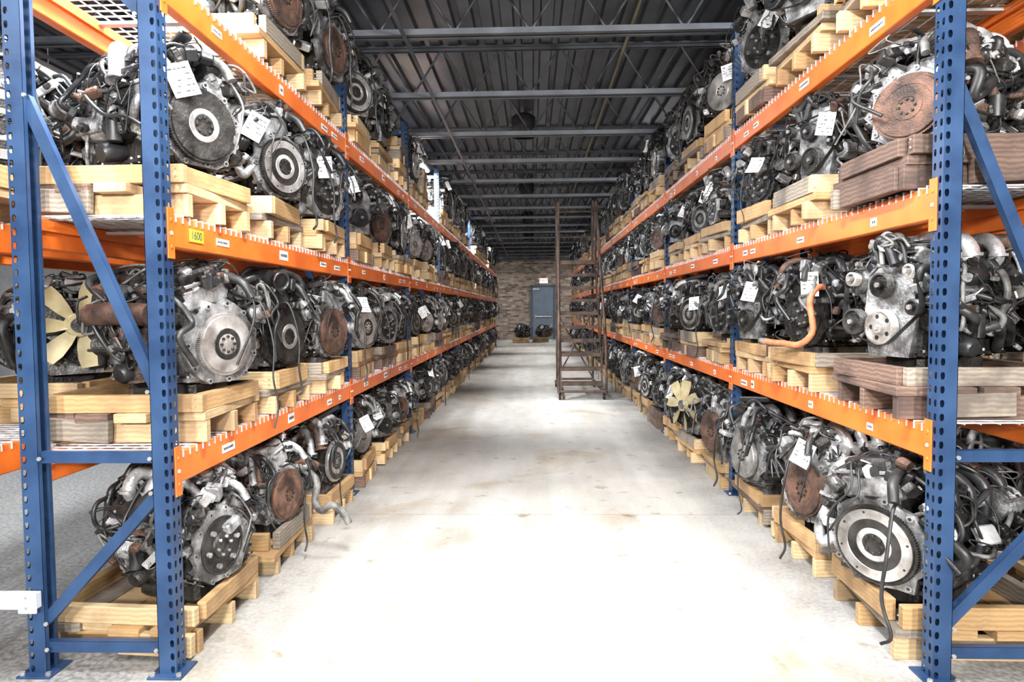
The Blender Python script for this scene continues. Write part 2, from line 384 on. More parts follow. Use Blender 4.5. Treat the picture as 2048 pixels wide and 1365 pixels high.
    for i in range(r.randint(2,4)):
        y=r.uniform(.04,.24)*r.choice([-1,1]); zz=r.uniform(.35,.52); rad=r.choice([.004,.005,.008,.012])
        lo=r.uniform(.12,.35)
        mb.tube([(.14,y*.8,zz),(.24,y,zz+.03),(.295,y+.03,zz-.06),(.30+r.uniform(0,.02),y+r.uniform(-.05,.05),(zz+lo)/2),(.295,y+r.uniform(-.08,.08),lo)],rad,r.choice([RUB,RUB,PLAS,HOSE]),8,6)
    if r.random()<.5:
        y=r.uniform(-.2,.2)
        mb.tube([(.2,y,.4),(.29,y+.02,.42),(.345,y+.03,.25),(.35,y+.02,.10),(.345,y+.05,-.02),(.35,y+.02,r.uniform(-.12,-.04))],r.choice([.004,.006]),RUB,6,6)
    mb.tube([(.1,.02,.5),(.2,.05,.53),(.27,.07,.5),(.3,.09,.44)],.017,r.choice([RUB,ALU,HOSE,RUB]),12,6)
    if cor:
        mb.tube([(.02,-.05,.52),(.1,-.08,.55),(.2,-.1,.55),(.3,-.13,.53)],.038,PLAS,16,7,.16)
        mb.lathe((.29,-.125,.532),(1,-.3,-.2),[(0,.038),(0,.046),(.03,.048),(.03,.04),(.005,.036)],PLAS,18)
    if wavy:
        mb.tube([(.1,.16,.36),(.22,.2,.34),(.3,.2,.28),(.3,.18,.16),(.36,.16,.12),(.42,.16,.16),(.48,.18,.12),(.52,.19,.05)],.021,HOSE,12,7)
    if orange:
        mb.tube([(.16,.12,.40),(.26,.14,.40),(.30,.14,.33),(.29,.15,.18),(.32,.09,.11),(.33,-.03,.11),(.33,-.12,.11),(.33,-.2,.115)],.015,ORH,12,8,.12)
        mb.lathe((.33,-.18,.112),(0,-1,0),[(0,.019),(.05,.019)],HOSE,12)
    if fan:
        mb.lathe((xf-.05,0,.34),(-1,0,0),[(0,.03),(0,.055),(.03,.055),(.03,.04),(.05,.035)],ALU,20)
        for k in range(7):
            a=2*pi*k/7
            vs=[]
            for (rad,w,off) in [(.05,.02,0),(.1,.035,.01),(.16,.045,.02),(.21,.04,.03)]:
                for sgn in(-1,1):
                    aa=a+sgn*w/rad*.9+off; vs.append((xf-.075+sgn*.015,cos(aa)*rad,.34+sin(aa)*rad))
            vs2=[(x-.004,y,z) for x,y,z in vs]
            fs=[]
            for q in range(3): fs.append([q*2,q*2+1,q*2+3,q*2+2])
            mb.add(vs,fs,YEL,True); mb.add(vs2,[f[::-1] for f in fs],YEL,True)
        mb.lathe((xf-.09,0,.34),(1,0,0),[(0,.055),(.02,.06)],YEL,20)
    if strap:
        mb.tube([(0,-.23,.12),(0,-.235,.4),(0,-.1,.6),(0,.1,.6),(0,.23,.4),(0,.22,.12)],.012,HOSE,4,6)
    if rev:
        mb.v=[(-x,-y,z) for x,y,z in mb.v]
    return mb.mesh('engine_mesh_%d'%seed,PAL)

SPEC=[
 dict(seed=11,kind='V',fly=STEEL), dict(seed=12,kind='I4',fly=STEEL,tilt=.2), dict(seed=13,kind='I4',fly=RUST,tilt=-.2),
 dict(seed=14,kind='V',fly=RUST,fr=.13), dict(seed=15,kind='I4',fly=STEEL,cor=True,tilt=.25), dict(seed=16,kind='V',rev=True,bigint=True),
 dict(seed=17,kind='I4',rev=True,tilt=.1,dark=True), dict(seed=18,kind='V',fly=None,bigint=True), dict(seed=19,kind='I4',fly=RUST,wavy=True),
 dict(seed=20,kind='V',rev=True,fan=True), dict(seed=21,kind='V',fly=None,orange=True,dark=True), dict(seed=22,kind='I4',fly=None,cor=True,tilt=-.1),
 dict(seed=23,kind='V',rev=True,strap=True,dark=True), dict(seed=24,kind='V',fly=IRON,dark=True),
 dict(seed=25,kind='I4',fly=None,dark=True), dict(seed=26,kind='V',fly=None,dark=True,fr=.12), dict(seed=27,kind='I4',fly=IRON,fr=.125,tilt=.3),
 dict(seed=28,kind='I4',fly=IRON,cover=True,tilt=.05), dict(seed=29,kind='V',fly=None), dict(seed=30,kind='V',fly=STEEL,fr=.13,cover=True),
 dict(seed=31,kind='I4',fly=STEEL,fr=.135,tilt=-.35), dict(seed=32,kind='V',fly=RUST,bigint=True), dict(seed=33,kind='I4',rev=True,tilt=-.2),
 dict(seed=34,kind='V',fly=None,cor=True)]
ENG=[engine(**s) for s in SPEC]
RND_POOL=[0,1,2,3,4,5,6,7,11,12,13,14,15,16,17,18,19,20,21,22,23,13,14,15,12,6,1]

# ------------------------------------------------------------ pallets
def pallet(seed):
    r=random.Random(seed); mb=MB(); old=seed%5==4
    def wm(): return r.choice([2,2,2,3]) if old else r.choice([0,0,1,1,3,0,2 if seed%3==0 else 1])
    j=lambda a=.012: r.uniform(-a,a)
    L=.64
    for y in(-.26,0,.26): mb.bx((j(),y+j(),.0445),(L+j(.03),.038,.089),wm(),.002,(0,0,j(.03)))
    if r.random()<.6:
        for x in(-.30,.30): mb.bx((x+j(.006),0,.0445),(.036,.47,.085),wm(),.002)
    for x in(-.25,-.1,.05,.24): mb.bx((x+j(),j(.03),.108),(.13,.62+r.choice([0,0,.05]),.036),wm(),.002,(0,0,j(.06)))
    full=r.random()
    hh=r.choice([.088,.088,.07])
    for y in(-.28,.28): mb.bx((j(),y+j(.01),.127+hh/2),(.60+j(.05),.038,hh),wm(),.002,(0,0,j(.05)))
    if full<.6:
        mb.bx((.305,j(.02),.127+hh/2),(.038,.50+j(.02),hh),wm(),.002,(0,0,j(.05)))
        mb.bx((-.305,j(.02),.127+hh/2),(.038,.50+j(.02),hh),wm(),.002,(0,0,j(.05)))
    else:
        for x in(-.29,.29): mb.bx((x,j(.02),.146),(.09,.66,.038),wm(),.002,(0,0,j(.06)))
    if r.random()<.5: mb.bx((j(.2),-.315,.06),(r.uniform(.2,.4),.036,.088),wm(),.002,(0,j(.05),j(.05)))
    for x in(-.3,.3):
        for y in (-.3,.3):
            for z in (.15,.18): mb.lathe((x,y,z),(0,1 if y>0 else -1,0),[(0,.004),(.002,.004)],4,6)
    return mb.mesh('pallet_mesh_%d'%seed,[W_A,W_B,W_C,W_D,M_BOLT])
PALT=[pallet(i) for i in range(15)]
PDECK=.127

def tagmesh(seed):
    r=random.Random(seed); mb=MB(); w=.046; n=6; vs=[]; fs=[]
    cv=r.uniform(.3,1.2)
    def P(u,t,o=0): return (u*w, -t*t*.03*cv-o, -.02-t*.125)
    for i in range(n+1):
        vs+= [P(-1,i/n),P(1,i/n)]
    for i in range(n): fs.append([i*2,i*2+1,i*2+3,i*2+2])
    mb.add(vs,fs,0)
    for k in range(5):
        t=.15+k*.17; u=-.8
        while u<.7:
            l=r.uniform(.12,.4)
            if r.random()<.6: mb.add([P(u,t,.001),P(min(.85,u+l),t+r.uniform(-.02,.02),.001),P(min(.85,u+l),t+.045,.001),P(u,t+.035,.001)],[[0,1,2,3]],1)
            u+=l+.1
    mb.tube([(0,0,.03),(.005,0,.0),(0,-.001,-.025)],.0012,2,4,3)
    return mb.mesh('tag_mesh_%d'%seed,[M_PAPER,M_INK,M_BOLT])
TAGS=[tagmesh(i) for i in range(4)]

def put(x,y,z,side,var=None,pal=True,pv=None,yaw=None,tag=None,sc=1.0):
    if pal:
        obj('wooden_pallet',PALT[pv if pv is not None else R.randrange(15)],(x+R.uniform(-.025,.025),y,z),R.choice([0,pi])+R.uniform(-.06,.06))
    v=var if var is not None else R.choice(RND_POOL)
    yw=yaw if yaw is not None else R.uniform(-.15,.65)
    rz=(-yw if side<0 else pi+yw)
    e=obj('car_engine',ENG[v],(x-side*R.uniform(.04,.11),y,z+PDECK),rz); e.scale=(sc*R.uniform(.97,1.06),sc*R.uniform(.96,1.16),sc)
    if tag is None: tag=R.random()<.7
    if tag:
        ly=(-1 if side<0 else 1)*R.uniform(.05,.2)
        obj('paper_tag',TAGS[R.randrange(4)],(R.uniform(.24,.31),ly,R.uniform(.42,.56)),parent=e,rot=(R.uniform(-.3,.3),R.uniform(-.5,.5),pi/2+(-.5 if side<0 else .5)))
    return e

# ------------------------------------------------------------ racks
BAY=2.51; D=.25; PH=3.42; PW=.068
def panel(mb,o,u,v,w,h,cols,mat):
    o=Vector(o);u=Vector(u);v=Vector(v); cw=w/cols; p=.05; n=int(h/p)
    hx,hy=.0075,.013
    inner=[(-hx,-hy*.4),(-hx*.5,-hy),(hx*.5,-hy),(hx,-hy*.4),(hx,hy*.5),(hx*.6,hy),(-hx*.6,hy),(-hx,hy*.5)]
    a,b=cw/2,p/2
    outer=[(-a,-b*.4),(-a,-b),(a,-b),(a,-b*.4),(a,b*.5),(a,b),(-a,b),(-a,b*.5)]
    for c in range(cols):
        for i in range(n):
            cc=o+u*(cw*(c+.5))+v*(p*(i+.5))
            vs=[tuple(cc+u*x+v*y) for x,y in outer]+[tuple(cc+u*x+v*y) for x,y in inner]
            mb.add(vs,[[k,(k+1)%8,8+(k+1)%8,8+k] for k in range(8)],mat)
def frame():
    mb=MB(); w=PW; h=PH
    for sx in(-1,1):
        c=sx*D; xo=c+sx*w/2; xi=c-sx*w/2
        panel(mb,(xo,-w/2,0),(0,1,0),(0,0,1),w,h,2,0)
        for sy in(-1,1):
            y=sy*w/2
            xs=sorted((xo,xo-sx*.028)); panel(mb,(xs[0],y,0),(1,0,0),(0,0,1),.028,h,1,0)
            x2=sorted((xo-sx*.028,xi))
            mb.box(((x2[0]+x2[1])/2,y-sy*.001,h/2),(x2[1]-x2[0],.002,h),0)
            mb.box((xi+sx*.001,y-sy*.009,h/2),(.002,.018,h),0)
        mb.bx((c,0,.004),(.13,.13,.008),0,.001)
        for q in(-1,1): mb.lathe((c+q*.05,-.05,.008),(0,0,1),[(0,.01),(.012,.01)],1,6,False)
    def brace(x0,z0,x1,z1):
        L=math.hypot(x1-x0,z1-z0); a=-math.atan2(z1-z0,x1-x0)
        mb.box(((x0+x1)/2,-.014,(z0+z1)/2),(L,.003,.042),0,(0,a,0))
        T=Matrix.Translation(((x0+x1)/2,0,(z0+z1)/2))@Matrix.Rotation(a,4,'Y'); S=mb.M; mb.M=T
        mb.box((0,0,.0195),(L,.03,.003),0); mb.box((0,0,-.0195),(L,.03,.003),0); mb.M=S
        for x,z in((x0,z0),(x1,z1)): mb.lathe((x+(.02 if x<0 else -.02),-.036,z+(0)),(0,-1,0),[(0,.008),(.006,.008)],1,6,False)
    i=D-.02
    brace(-i,.10,i,.10); brace(-i,.20,i,.70); brace(-i,.83,i,.83)
    brace(-i,2.17,i,1.08); brace(-i,2.95,i,2.45); brace(-i,3.3,i,3.3)
    return mb.mesh('upright_frame',[M_BLUE,M_BOLT])
FR=frame()
FX_=D+PW/2
def beam():
    mb=MB(); L=BAY-PW-.004
    for sx in(-1,1):
        x=sx*(FX_-.024)
        mb.bx((x,0,-.06),(.046,L,.12),0,.004)
        mb.box((x-sx*.03,0,-.03),(.016,L,.04),0)
        for sy in(-1,1):
            y=sy*(BAY/2-.018)
            mb.bx((sx*(FX_+.003),y,-.07),(.005,.046,.19),0,.001)
            for k in(-.12,-.07,-.02): mb.lathe((sx*(FX_+.0055),y,k),(sx,0,0),[(0,.008),(.004,.007)],0 if k!=-.07 else 1,8,False)
    for y in (-.8,0,.8): mb.box((0,y,-.02),(2*D-.03,.04,.012),1)
    return mb.mesh('beam_pair',[M_ORANGE,M_ZINC])
BM=beam()
def deck():
    mb=MB(); n=46; L=BAY-.12
    X=FX_+.001
    for i in range(n):
        y=-L/2+L*i/(n-1)
        mb.box((0,y,.003),(2*X+.006,.0055,.0055),0)
        for sx in(-1,1): mb.box((sx*(X+.001),y,-.011),(.005,.0045,.028),0)
    for x in [-.25,-.19,-.13,-.07,0,.07,.13,.19,.25]: mb.box((x,0,-.002),(.005,L,.005),0)
    for y in (-.4,.4): mb.box((0,y,-.01),(2*D,.03,.014),0)
    return mb.mesh('wire_deck',[M_ZINC])
DK=deck()
def labels(seed):
    r=random.Random(seed); mb=MB()
    for sx in(-1,1):
        x=sx*(FX_+.0005)
        for y in(-.80,-.1+r.uniform(-.1,.1),.7+r.uniform(-.1,.1),.95):
            w=r.choice([.05,.12,.09]); hh=r.choice([.035,.03,.05]) ; z=-.07+r.uniform(-.01,.01)
            mb.box((x,y,z),(.002,w,hh),0)
            xx=x+sx*.0016; u=-w/2+.008
            while u<w/2-.015:
                l=r.uniform(.005,.012); mb.box((xx,y+u+l/2,z),(.0006,l,hh*.3),1); u+=l+.004
    return mb.mesh('beam_labels',[M_LABEL,M_INK])
LB=[labels(i) for i in range(3)]

LV_L=[.84,1.74,2.64]; LV_R=[.935,1.81,2.62]
XL=-1.385-D; XR=1.485+D
def rack(xc,levels,bays,k0=1):
    root=empty('pallet_rack',(xc,0,0))
    for k in range(k0,k0+bays+1): obj('upright_frame_%d'%k,FR,(0,BAY*k,0),parent=root)
    for k in range(k0,k0+bays):
        for li,z in enumerate(levels):
            y=BAY*(k+.5)
            obj('beam_pair_%d_%d'%(k,li),BM,(0,y,z),parent=root)
            obj('wire_deck_%d_%d'%(k,li),DK,(0,y,z+.001),parent=root)
            obj('labels_%d_%d'%(k,li),LB[(k+li)%3],(0,y,z),parent=root)
    return root
NB=9
rl=rack(XL,LV_L,NB); rr_=rack(XR,LV_R,NB)
XLB=XL-.80; XRB=XR+.85
rack(XLB,LV_L[:2],6); rack(XRB,LV_R,5)
def spacer(xa,xb,z,y):
    mb=MB(); L=abs(xb-xa)
    mb.bx((0,0,0),(L,.03,.06),0,.002); mb.bx((0,-.017,.022),(L,.004,.014),0,.001); mb.bx((0,-.017,-.022),(L,.004,.014),0,.001)
    for s in(-1,1):
        mb.bx((s*(L/2-.03),-.02,0),(.07,.008,.085),0,.002)
        for q in (-.02,.02): mb.lathe((s*(L/2-.03),-.024,q),(0,-1,0),[(0,.006),(.004,.006)],1,6,False)
    obj('row_spacer',mb.mesh('row_spacer',[M_ZINC,M_BOLT]),((xa+xb)/2,y,z))
spacer(XLB+D-.02,XL-D+.03,.30,BAY-.056)
def textobj(name,body,size,loc,rot,mat,parent=None,ext=.0005):
    c=bpy.data.curves.new(name,'FONT'); c.body=body; c.size=size; c.align_x='CENTER'; c.align_y='CENTER'; c.extrude=ext
    c.materials.append(mat); o=bpy.data.objects.new(name,c); COL.objects.link(o); o.location=loc; o.rotation_euler=rot
    if parent: o.parent=parent
    return o
mb=MB(); mb.box((0,0,0),(.002,.115,.05),0); o=obj('yellow_label',mb.mesh('ylabel',[M_LYEL]),(FX_+.0025,2.725,1.74-.062),parent=rl)
textobj('yellow_label_text','1600',.046,(FX_+.004,2.725,1.74-.062),(pi/2,0,pi/2),M_INK,rl)

# ------------------------------------------------------------ fill racks
SL=[.43,1.23,2.03]
heroL={(1,0,0):(7,2,.3,0),(1,0,1):(8,1,.3,0),(1,0,2):(17,0,.2,0),
       (1,1,0):(16,0,.35,0),(1,1,1):(4,1,.3,0),(1,1,2):(2,2,.3,0),
       (1,2,0):(0,0,.5,1),(1,2,1):(1,1,.45,1),(1,2,2):(23,2,.3,1),
       (1,3,0):None,(1,3,1):(21,1,.2,0),(1,3,2):(3,1,.2,0),(2,3,2):None,(3,3,1):None,(3,3,2):None,(5,3,2):None,(6,3,0):None,(8,3,0):None,
       (2,0,0):(20,3,.3,1),(2,1,0):(16,3,.3,1)}
heroR={(1,0,0):(1,1,.5,0),(1,0,1):(3,2,.35,1),(1,0,2):(19,0,.2,0),
       (1,1,0):(5,4,.35,0),(1,1,1):(10,2,.25,1),(1,1,2):(12,0,.3,1),
       (1,2,0):(21,9,.55,0),(1,2,1):(6,1,.4,1),(1,2,2):(14,1,.3,1),
       (2,0,1):(9,1,.4,0),(1,3,0):(15,1,.3,1)}
heroB={(1,1,0):None,(1,1,1):None}
def fill(xc,levels,bays,side,hero,p=1.0,k0=1,skipfloor=False):
    tops=[levels[0]-.12]+[levels[i+1]-levels[i]-.13 for i in range(len(levels)-1)]+[.9]
    for k in range(k0,k0+bays):
        for li,z in enumerate([0]+levels):
            if skipfloor and li==0 and k<3: continue
            smax=min(1.1,(tops[li]-PDECK-.01)/.605)
            for j in range(3):
                y=BAY*k+SL[j]+R.uniform(-.03,.03); zz=z+(.0075 if li else 0)
                if (k,li,j) in hero:
                    h=hero[(k,li,j)]
                    if h: put(xc,y,zz,side,h[0],True,h[1],h[2],bool(h[3]),smax)
                elif R.random()<p: put(xc,y,zz,side,sc=R.uniform(.93,1)*smax)
fill(XL,LV_L,NB,-1,heroL); fill(XR,LV_R,NB,1,heroR)
fill(XLB,LV_L[:2],6,-1,heroB,1,skipfloor=True); fill(XRB,LV_R,5,1,{},.95)
put(XLB,3.42,LV_L[0]+.0075,-1,9,True,2,.75,False,1.0)
put(XLB,4.55,LV_L[0]+.0075,-1,14,True,2,.3,False,1.0)
put(-.45,27.0,0,-1,0,True,1,.9); put(.35,27.4,0,-1,2,True,1,1.0)
for (x,y,z) in ((XL,2*BAY+2.03,LV_L[2]+.0075),(XL,3*BAY+1.0,LV_L[2]+.0075)):
    obj('wooden_pallet',PALT[1],(x,y,z),0); obj('wooden_pallet',PALT[3],(x,y,z+.216),.1)

# ------------------------------------------------------------ room
X0,X1,Y0,Y1,H=-7.0,7.0,-5.0,30.0,4.0
def concrete():
    m,nt,b=new_mat('polished_concrete'); N=nt.nodes; Lk=nt.links
    tc=N.new('ShaderNodeTexCoord')
    def nz(scale,det,st=None,dist=0,loc=None):
        mp=N.new('ShaderNodeMapping'); Lk.new(tc.outputs['Object'],mp.inputs[0])
        if st: mp.inputs['Scale'].default_value=st
        if loc: mp.inputs['Location'].default_value=loc
        n=N.new('ShaderNodeTexNoise'); n.inputs['Scale'].default_value=scale; n.inputs['Detail'].default_value=det; n.inputs['Distortion'].default_value=dist
        Lk.new(mp.outputs[0],n.inputs[0]); return n.outputs[0]
    def ramp(v,a,b_,ca,cb):
        c=N.new('ShaderNodeValToRGB'); c.color_ramp.elements[0].position=a; c.color_ramp.elements[1].position=b_
        c.color_ramp.elements[0].color=(*ca,1); c.color_ramp.elements[1].color=(*cb,1); Lk.new(v,c.inputs[0]); return c.outputs[0]
    def mul(a,c,f=1):
        x=N.new('ShaderNodeMix'); x.data_type='RGBA'; x.blend_type='MULTIPLY'; x.inputs[0].default_value=f; Lk.new(a,x.inputs[6]); Lk.new(c,x.inputs[7]); return x.outputs[2]
    base=ramp(nz(.8,9),.3,.7,(.46,.44,.405),(.61,.59,.55))
    st=ramp(nz(1.3,8,dist=.8),.55,.72,(1,1,1),(.76,.66,.52))
    tr=ramp(nz(1.5,6,(2.2,.12,1),loc=(5,0,0)),.42,.62,(.85,.84,.825),(1,1,1))
    sc=ramp(nz(4,5,(1.6,.5,1)),.3,.6,(.86,.855,.85),(1,1,1))
    fi=ramp(nz(60,4),.3,.6,(.84,.84,.84),(1,1,1))
    sp=ramp(nz(7,5,loc=(3,1,0)),.62,.73,(1,1,1),(.62,.54,.44))
    c=mul(mul(mul(mul(mul(base,st),sc),fi),sp),tr)
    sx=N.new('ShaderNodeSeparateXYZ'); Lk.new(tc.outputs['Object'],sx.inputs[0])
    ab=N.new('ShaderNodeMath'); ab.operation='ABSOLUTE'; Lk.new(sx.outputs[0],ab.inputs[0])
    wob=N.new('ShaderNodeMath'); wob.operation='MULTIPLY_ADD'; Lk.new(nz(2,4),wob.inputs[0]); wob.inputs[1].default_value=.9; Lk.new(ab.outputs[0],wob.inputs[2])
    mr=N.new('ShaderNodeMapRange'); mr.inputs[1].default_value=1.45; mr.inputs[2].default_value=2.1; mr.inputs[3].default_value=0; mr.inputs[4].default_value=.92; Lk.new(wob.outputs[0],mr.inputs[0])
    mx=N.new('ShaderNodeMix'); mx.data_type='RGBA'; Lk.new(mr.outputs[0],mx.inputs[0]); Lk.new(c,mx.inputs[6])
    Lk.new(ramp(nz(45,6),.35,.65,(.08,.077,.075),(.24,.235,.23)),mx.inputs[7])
    br=N.new('ShaderNodeTexBrick'); br.offset=0; br.inputs['Scale'].default_value=1; br.inputs['Brick Width'].default_value=5.5; br.inputs['Row Height'].default_value=4.6; br.inputs['Mortar Size'].default_value=.005
    br.inputs['Color1'].default_value=(1,1,1,1); br.inputs['Color2'].default_value=(1,1,1,1); br.inputs['Mortar'].default_value=(.65,.62,.6,1)
    mp=N.new('ShaderNodeMapping'); mp.inputs['Location'].default_value=(2.6,0.1,0); Lk.new(tc.outputs['Object'],mp.inputs[0]); Lk.new(mp.outputs[0],br.inputs[0])
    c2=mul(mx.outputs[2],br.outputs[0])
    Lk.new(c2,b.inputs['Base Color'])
    rr=N.new('ShaderNodeMapRange'); rr.inputs[3].default_value=.35; rr.inputs[4].default_value=.65; Lk.new(nz(2.2,6),rr.inputs[0]); Lk.new(rr.outputs[0],b.inputs['Roughness'])
    bp=N.new('ShaderNodeBump'); bp.inputs['Strength'].default_value=.15; bp.inputs['Distance'].default_value=.004; Lk.new(nz(50,5),bp.inputs['Height']); Lk.new(bp.outputs[0],b.inputs['Normal'])
    return m
def slab(name,c,d,mat):
    mb=MB(); mb.box((0,0,0),d,0); return obj(name,mb.mesh(name,[mat]),c)
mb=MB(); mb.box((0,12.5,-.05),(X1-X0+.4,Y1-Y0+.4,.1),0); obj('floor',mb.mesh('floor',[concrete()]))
M_WALL=noise_mat('painted_block',(.10,.10,.10),(.17,.17,.165),3,0,.6,.8,.2,30)
slab('wall_left',(X0-.1,(Y0+Y1)/2,H/2),(.2,Y1-Y0,H),M_WALL); slab('wall_right',(X1+.1,(Y0+Y1)/2,H/2),(.2,Y1-Y0,H),M_WALL)
slab('wall_front',((X0+X1)/2,Y0-.1,H/2),(X1-X0,.2,H),M_WALL)
def brick():
    m,nt,b=new_mat('brown_brick'); N=nt.nodes; Lk=nt.links
    tc=N.new('ShaderNodeTexCoord'); sx=N.new('ShaderNodeSeparateXYZ'); cb=N.new('ShaderNodeCombineXYZ')
    Lk.new(tc.outputs['Object'],sx.inputs[0]); Lk.new(sx.outputs[0],cb.inputs[0]); Lk.new(sx.outputs[2],cb.inputs[1])
    br=N.new('ShaderNodeTexBrick'); Lk.new(cb.outputs[0],br.inputs[0]); br.inputs['Scale'].default_value=1
    br.inputs['Brick Width'].default_value=.24; br.inputs['Row Height'].default_value=.085; br.inputs['Mortar Size'].default_value=.010; br.inputs['Bias'].default_value=0
    br.inputs['Color1'].default_value=(.10,.065,.048,1); br.inputs['Color2'].default_value=(.42,.32,.25,1); br.inputs['Mortar'].default_value=(.26,.23,.20,1)
    n=N.new('ShaderNodeTexNoise'); n.inputs['Scale'].default_value=5; Lk.new(cb.outputs[0],n.inputs[0])
    mx=N.new('ShaderNodeMix'); mx.data_type='RGBA'; mx.blend_type='OVERLAY'; mx.inputs[0].default_value=.6; Lk.new(br.outputs[0],mx.inputs[6]); Lk.new(n.outputs[0],mx.inputs[7])
    Lk.new(mx.outputs[2],b.inputs['Base Color']); b.inputs['Roughness'].default_value=.85
    bp=N.new('ShaderNodeBump'); bp.inputs['Strength'].default_value=.6; bp.inputs['Distance'].default_value=.01; bp.invert=True; Lk.new(br.outputs['Fac'],bp.inputs['Height']); Lk.new(bp.outputs[0],b.inputs['Normal'])
    return m
slab('wall_back',((X0+X1)/2,Y1+.1,H/2),(X1-X0+.4,.2,H),brick())
M_DECK=noise_mat('steel_roof_deck',(.070,.077,.09),(.13,.142,.162),2,.5,.3,.5)
mb=MB(); prof=[]; p=.18; x=X0-.1
while x<X1+.1: prof+=[(x,0),(x+.10,0),(x+.115,.05),(x+.165,.05)]; x+=p
vs=[(a,Y0-.1,H-.05+z) for a,z in prof]+[(a,Y1+.1,H-.05+z) for a,z in prof]; n=len(prof)
mb.add(vs,[[i,i+1,n+i+1,n+i] for i in range(n-1)],0)
mb.box((0,(Y0+Y1)/2,H+.05),(X1-X0+.4,Y1-Y0+.4,.06),0)
obj('ceiling',mb.mesh('ceiling',[M_DECK]))
mb=MB(); zb=3.48; zt=3.93; Lx=X1-X0-.04
for z in(zb,zt):
    for y in(-.022,.022): mb.box((0,y,z),(Lx,.005,.055),0)
    for y in(-.04,.04): mb.box((0,y,z-(.027 if z==zb else -.0)),(Lx,.04,.005),0)
n=24; st=Lx/n
for i in range(n):
    a=-Lx/2+i*st; mb.cyl((a,0,zb),(a+st/2,0,zt),.011,0,6); mb.cyl((a+st/2,0,zt),(a+st,0,zb),.011,0,6)
JM=mb.mesh('roof_joist',[M_JOIST])
y=5.3-1.52*6
while y<Y1-.3:
    obj('roof_joist',JM,(0,y,0)); y+=1.52
mb=MB()
for x in(-3.9,-.95,2.9):
    mb.box((x,12.4,zb-.05),(.03,34,.004),0); mb.box((x-.015,12.4,zb-.035),(.004,34,.03),0)
obj('roof_bridging',mb.mesh('bridging',[M_JOIST]))
mb=MB(); mb.cyl((.90,-4.9,zt-.05),(.90,29.9,zt-.05),.016,0,8); obj('ceiling_conduit',mb.mesh('conduit',[M_CONDUIT]))
mb=MB(); mb.cyl((-6.9,29.96,2.95),(6.9,29.96,2.95),.02,0,8); obj('wall_conduit',mb.mesh('conduit2',[M_CONDUIT]))
M_DOOR=noise_mat('door_paint',(.11,.145,.19),(.14,.18,.235),4,0,.4,.6); M_DFR=noise_mat('door_frame_paint',(.05,.065,.09),(.08,.095,.12),4)
dr=empty('door_1',(.47,29.97,0))
mb=MB(); mb.bx((0,0,1.15),(.92,.05,2.28),0,.004)
mb.bx((0,-.05,1.0),(.74,.04,.06),2,.008); mb.bx((-.34,-.045,1.0),(.07,.05,.12),2,.008); mb.cyl((.38,-.05,1.0),(.38,-.05,1.14),.015,2)
mb.bx((-.3,-.03,2.2),(.3,.05,.06),2,.005)
obj('leaf',mb.mesh('leaf',[M_DOOR,M_DFR,M_BOLT]),parent=dr)
mb=MB()
for s in(-1,1): mb.bx((s*.50,-.01,1.17),(.08,.09,2.34),0,.004)
mb.bx((0,-.01,2.34),(1.08,.09,.08),0,.004); obj('frame',mb.mesh('dframe',[M_DFR]),parent=dr)
def emis(name,c,s):
    m,nt,b=new_mat(name); b.inputs['Base Color'].default_value=(*c,1); b.inputs['Emission Color'].default_value=(*c,1); b.inputs['Emission Strength'].default_value=s; return m
M_EX=emis('exit_sign_face',(.85,.80,.75),.7); M_EXR=emis('exit_sign_red',(.8,.02,.02),.6)
ex=empty('exit_sign',(.5,29.93,2.56))
mb=MB(); mb.bx((0,0,0),(.36,.06,.22),0,.006); obj('sign_body',mb.mesh('exs',[M_EX]),parent=ex)
textobj('sign_text','EXIT',.17,(0,-.033,0),(pi/2,0,0),M_EXR,ex,.002)

# ------------------------------------------------------------ rolling ladder
mb=MB()
for s in(-1,1):
    mb.tube([(s*.35,0,.10),(s*.35,0,.75),(s*.335,.25,1.45),(s*.31,1.12,2.98),(s*.31,1.25,3.05),(s*.31,1.72,3.05),(s*.31,1.8,3.0),(s*.31,1.8,.12)],.021,0,8,6)
    mb.box((s*.31,.72,1.16),(.018,.085,2.42),0,(-.56,0,0))
    mb.cyl((s*.35,.0,.12),(s*.31,1.8,.12),.022,0,8)
    mb.cyl((s*.31,1.25,2.13),(s*.31,1.25,3.04),.018,0,8)
    mb.cyl((s*.31,1.25,2.6),(s*.31,1.8,2.6),.015,0,8)
    for i in (1,3,5,7):
        z=.25+i*.21; y=.06+i*.138; mb.cyl((s*.31,y,z),(s*.33,max(0,y-.18),z+.62),.014,0,6)
    mb.cyl((s*.31,1.8,.6),(s*.31,.35,.6),.016,0,6); mb.cyl((s*.31,1.8,1.3),(s*.31,.78,1.3),.016,0,6)
    mb.cyl((s*.31,1.8,.15),(-s*.31,1.8,1.3),.012,0,6)
    for y in(0.06,1.72):
        mb.lathe((s*.33-.02,y,.055),(1,0,0),[(0,.03),(0,.055),(.035,.055),(.035,.03)],1,16); mb.box((s*.33-.002,y,.1),(.05,.06,.03),0)
for i in range(10):
    z=.25+i*.21; y=.06+i*.138
    dd=.19
    mb.box((0,y-.01,z-.016),(.62,.005,.05),0); mb.box((0,y+dd,z-.016),(.62,.005,.045),0)
    for k in range(7): mb.box((0,y+k*dd/6,z),(.62,.009,.016),0)
    for k in range(12): mb.box((-.29+k*.0527,y+dd/2,z),(.006,dd,.014),0)
for k in range(12): mb.box((0,1.3+k*.045,2.14),(.62,.012,.02),0)
mb.box((0,1.27,2.13),(.62,.01,.07),0)
for z in(2.6,3.04,.6,1.3): mb.cyl((-.31,1.8,z),(.31,1.8,z),.016,0,8)
mb.cyl((-.35,0,.13),(.35,0,.13),.02,0,8); mb.cyl((-.31,1.8,.13),(.31,1.8,.13),.02,0,8)
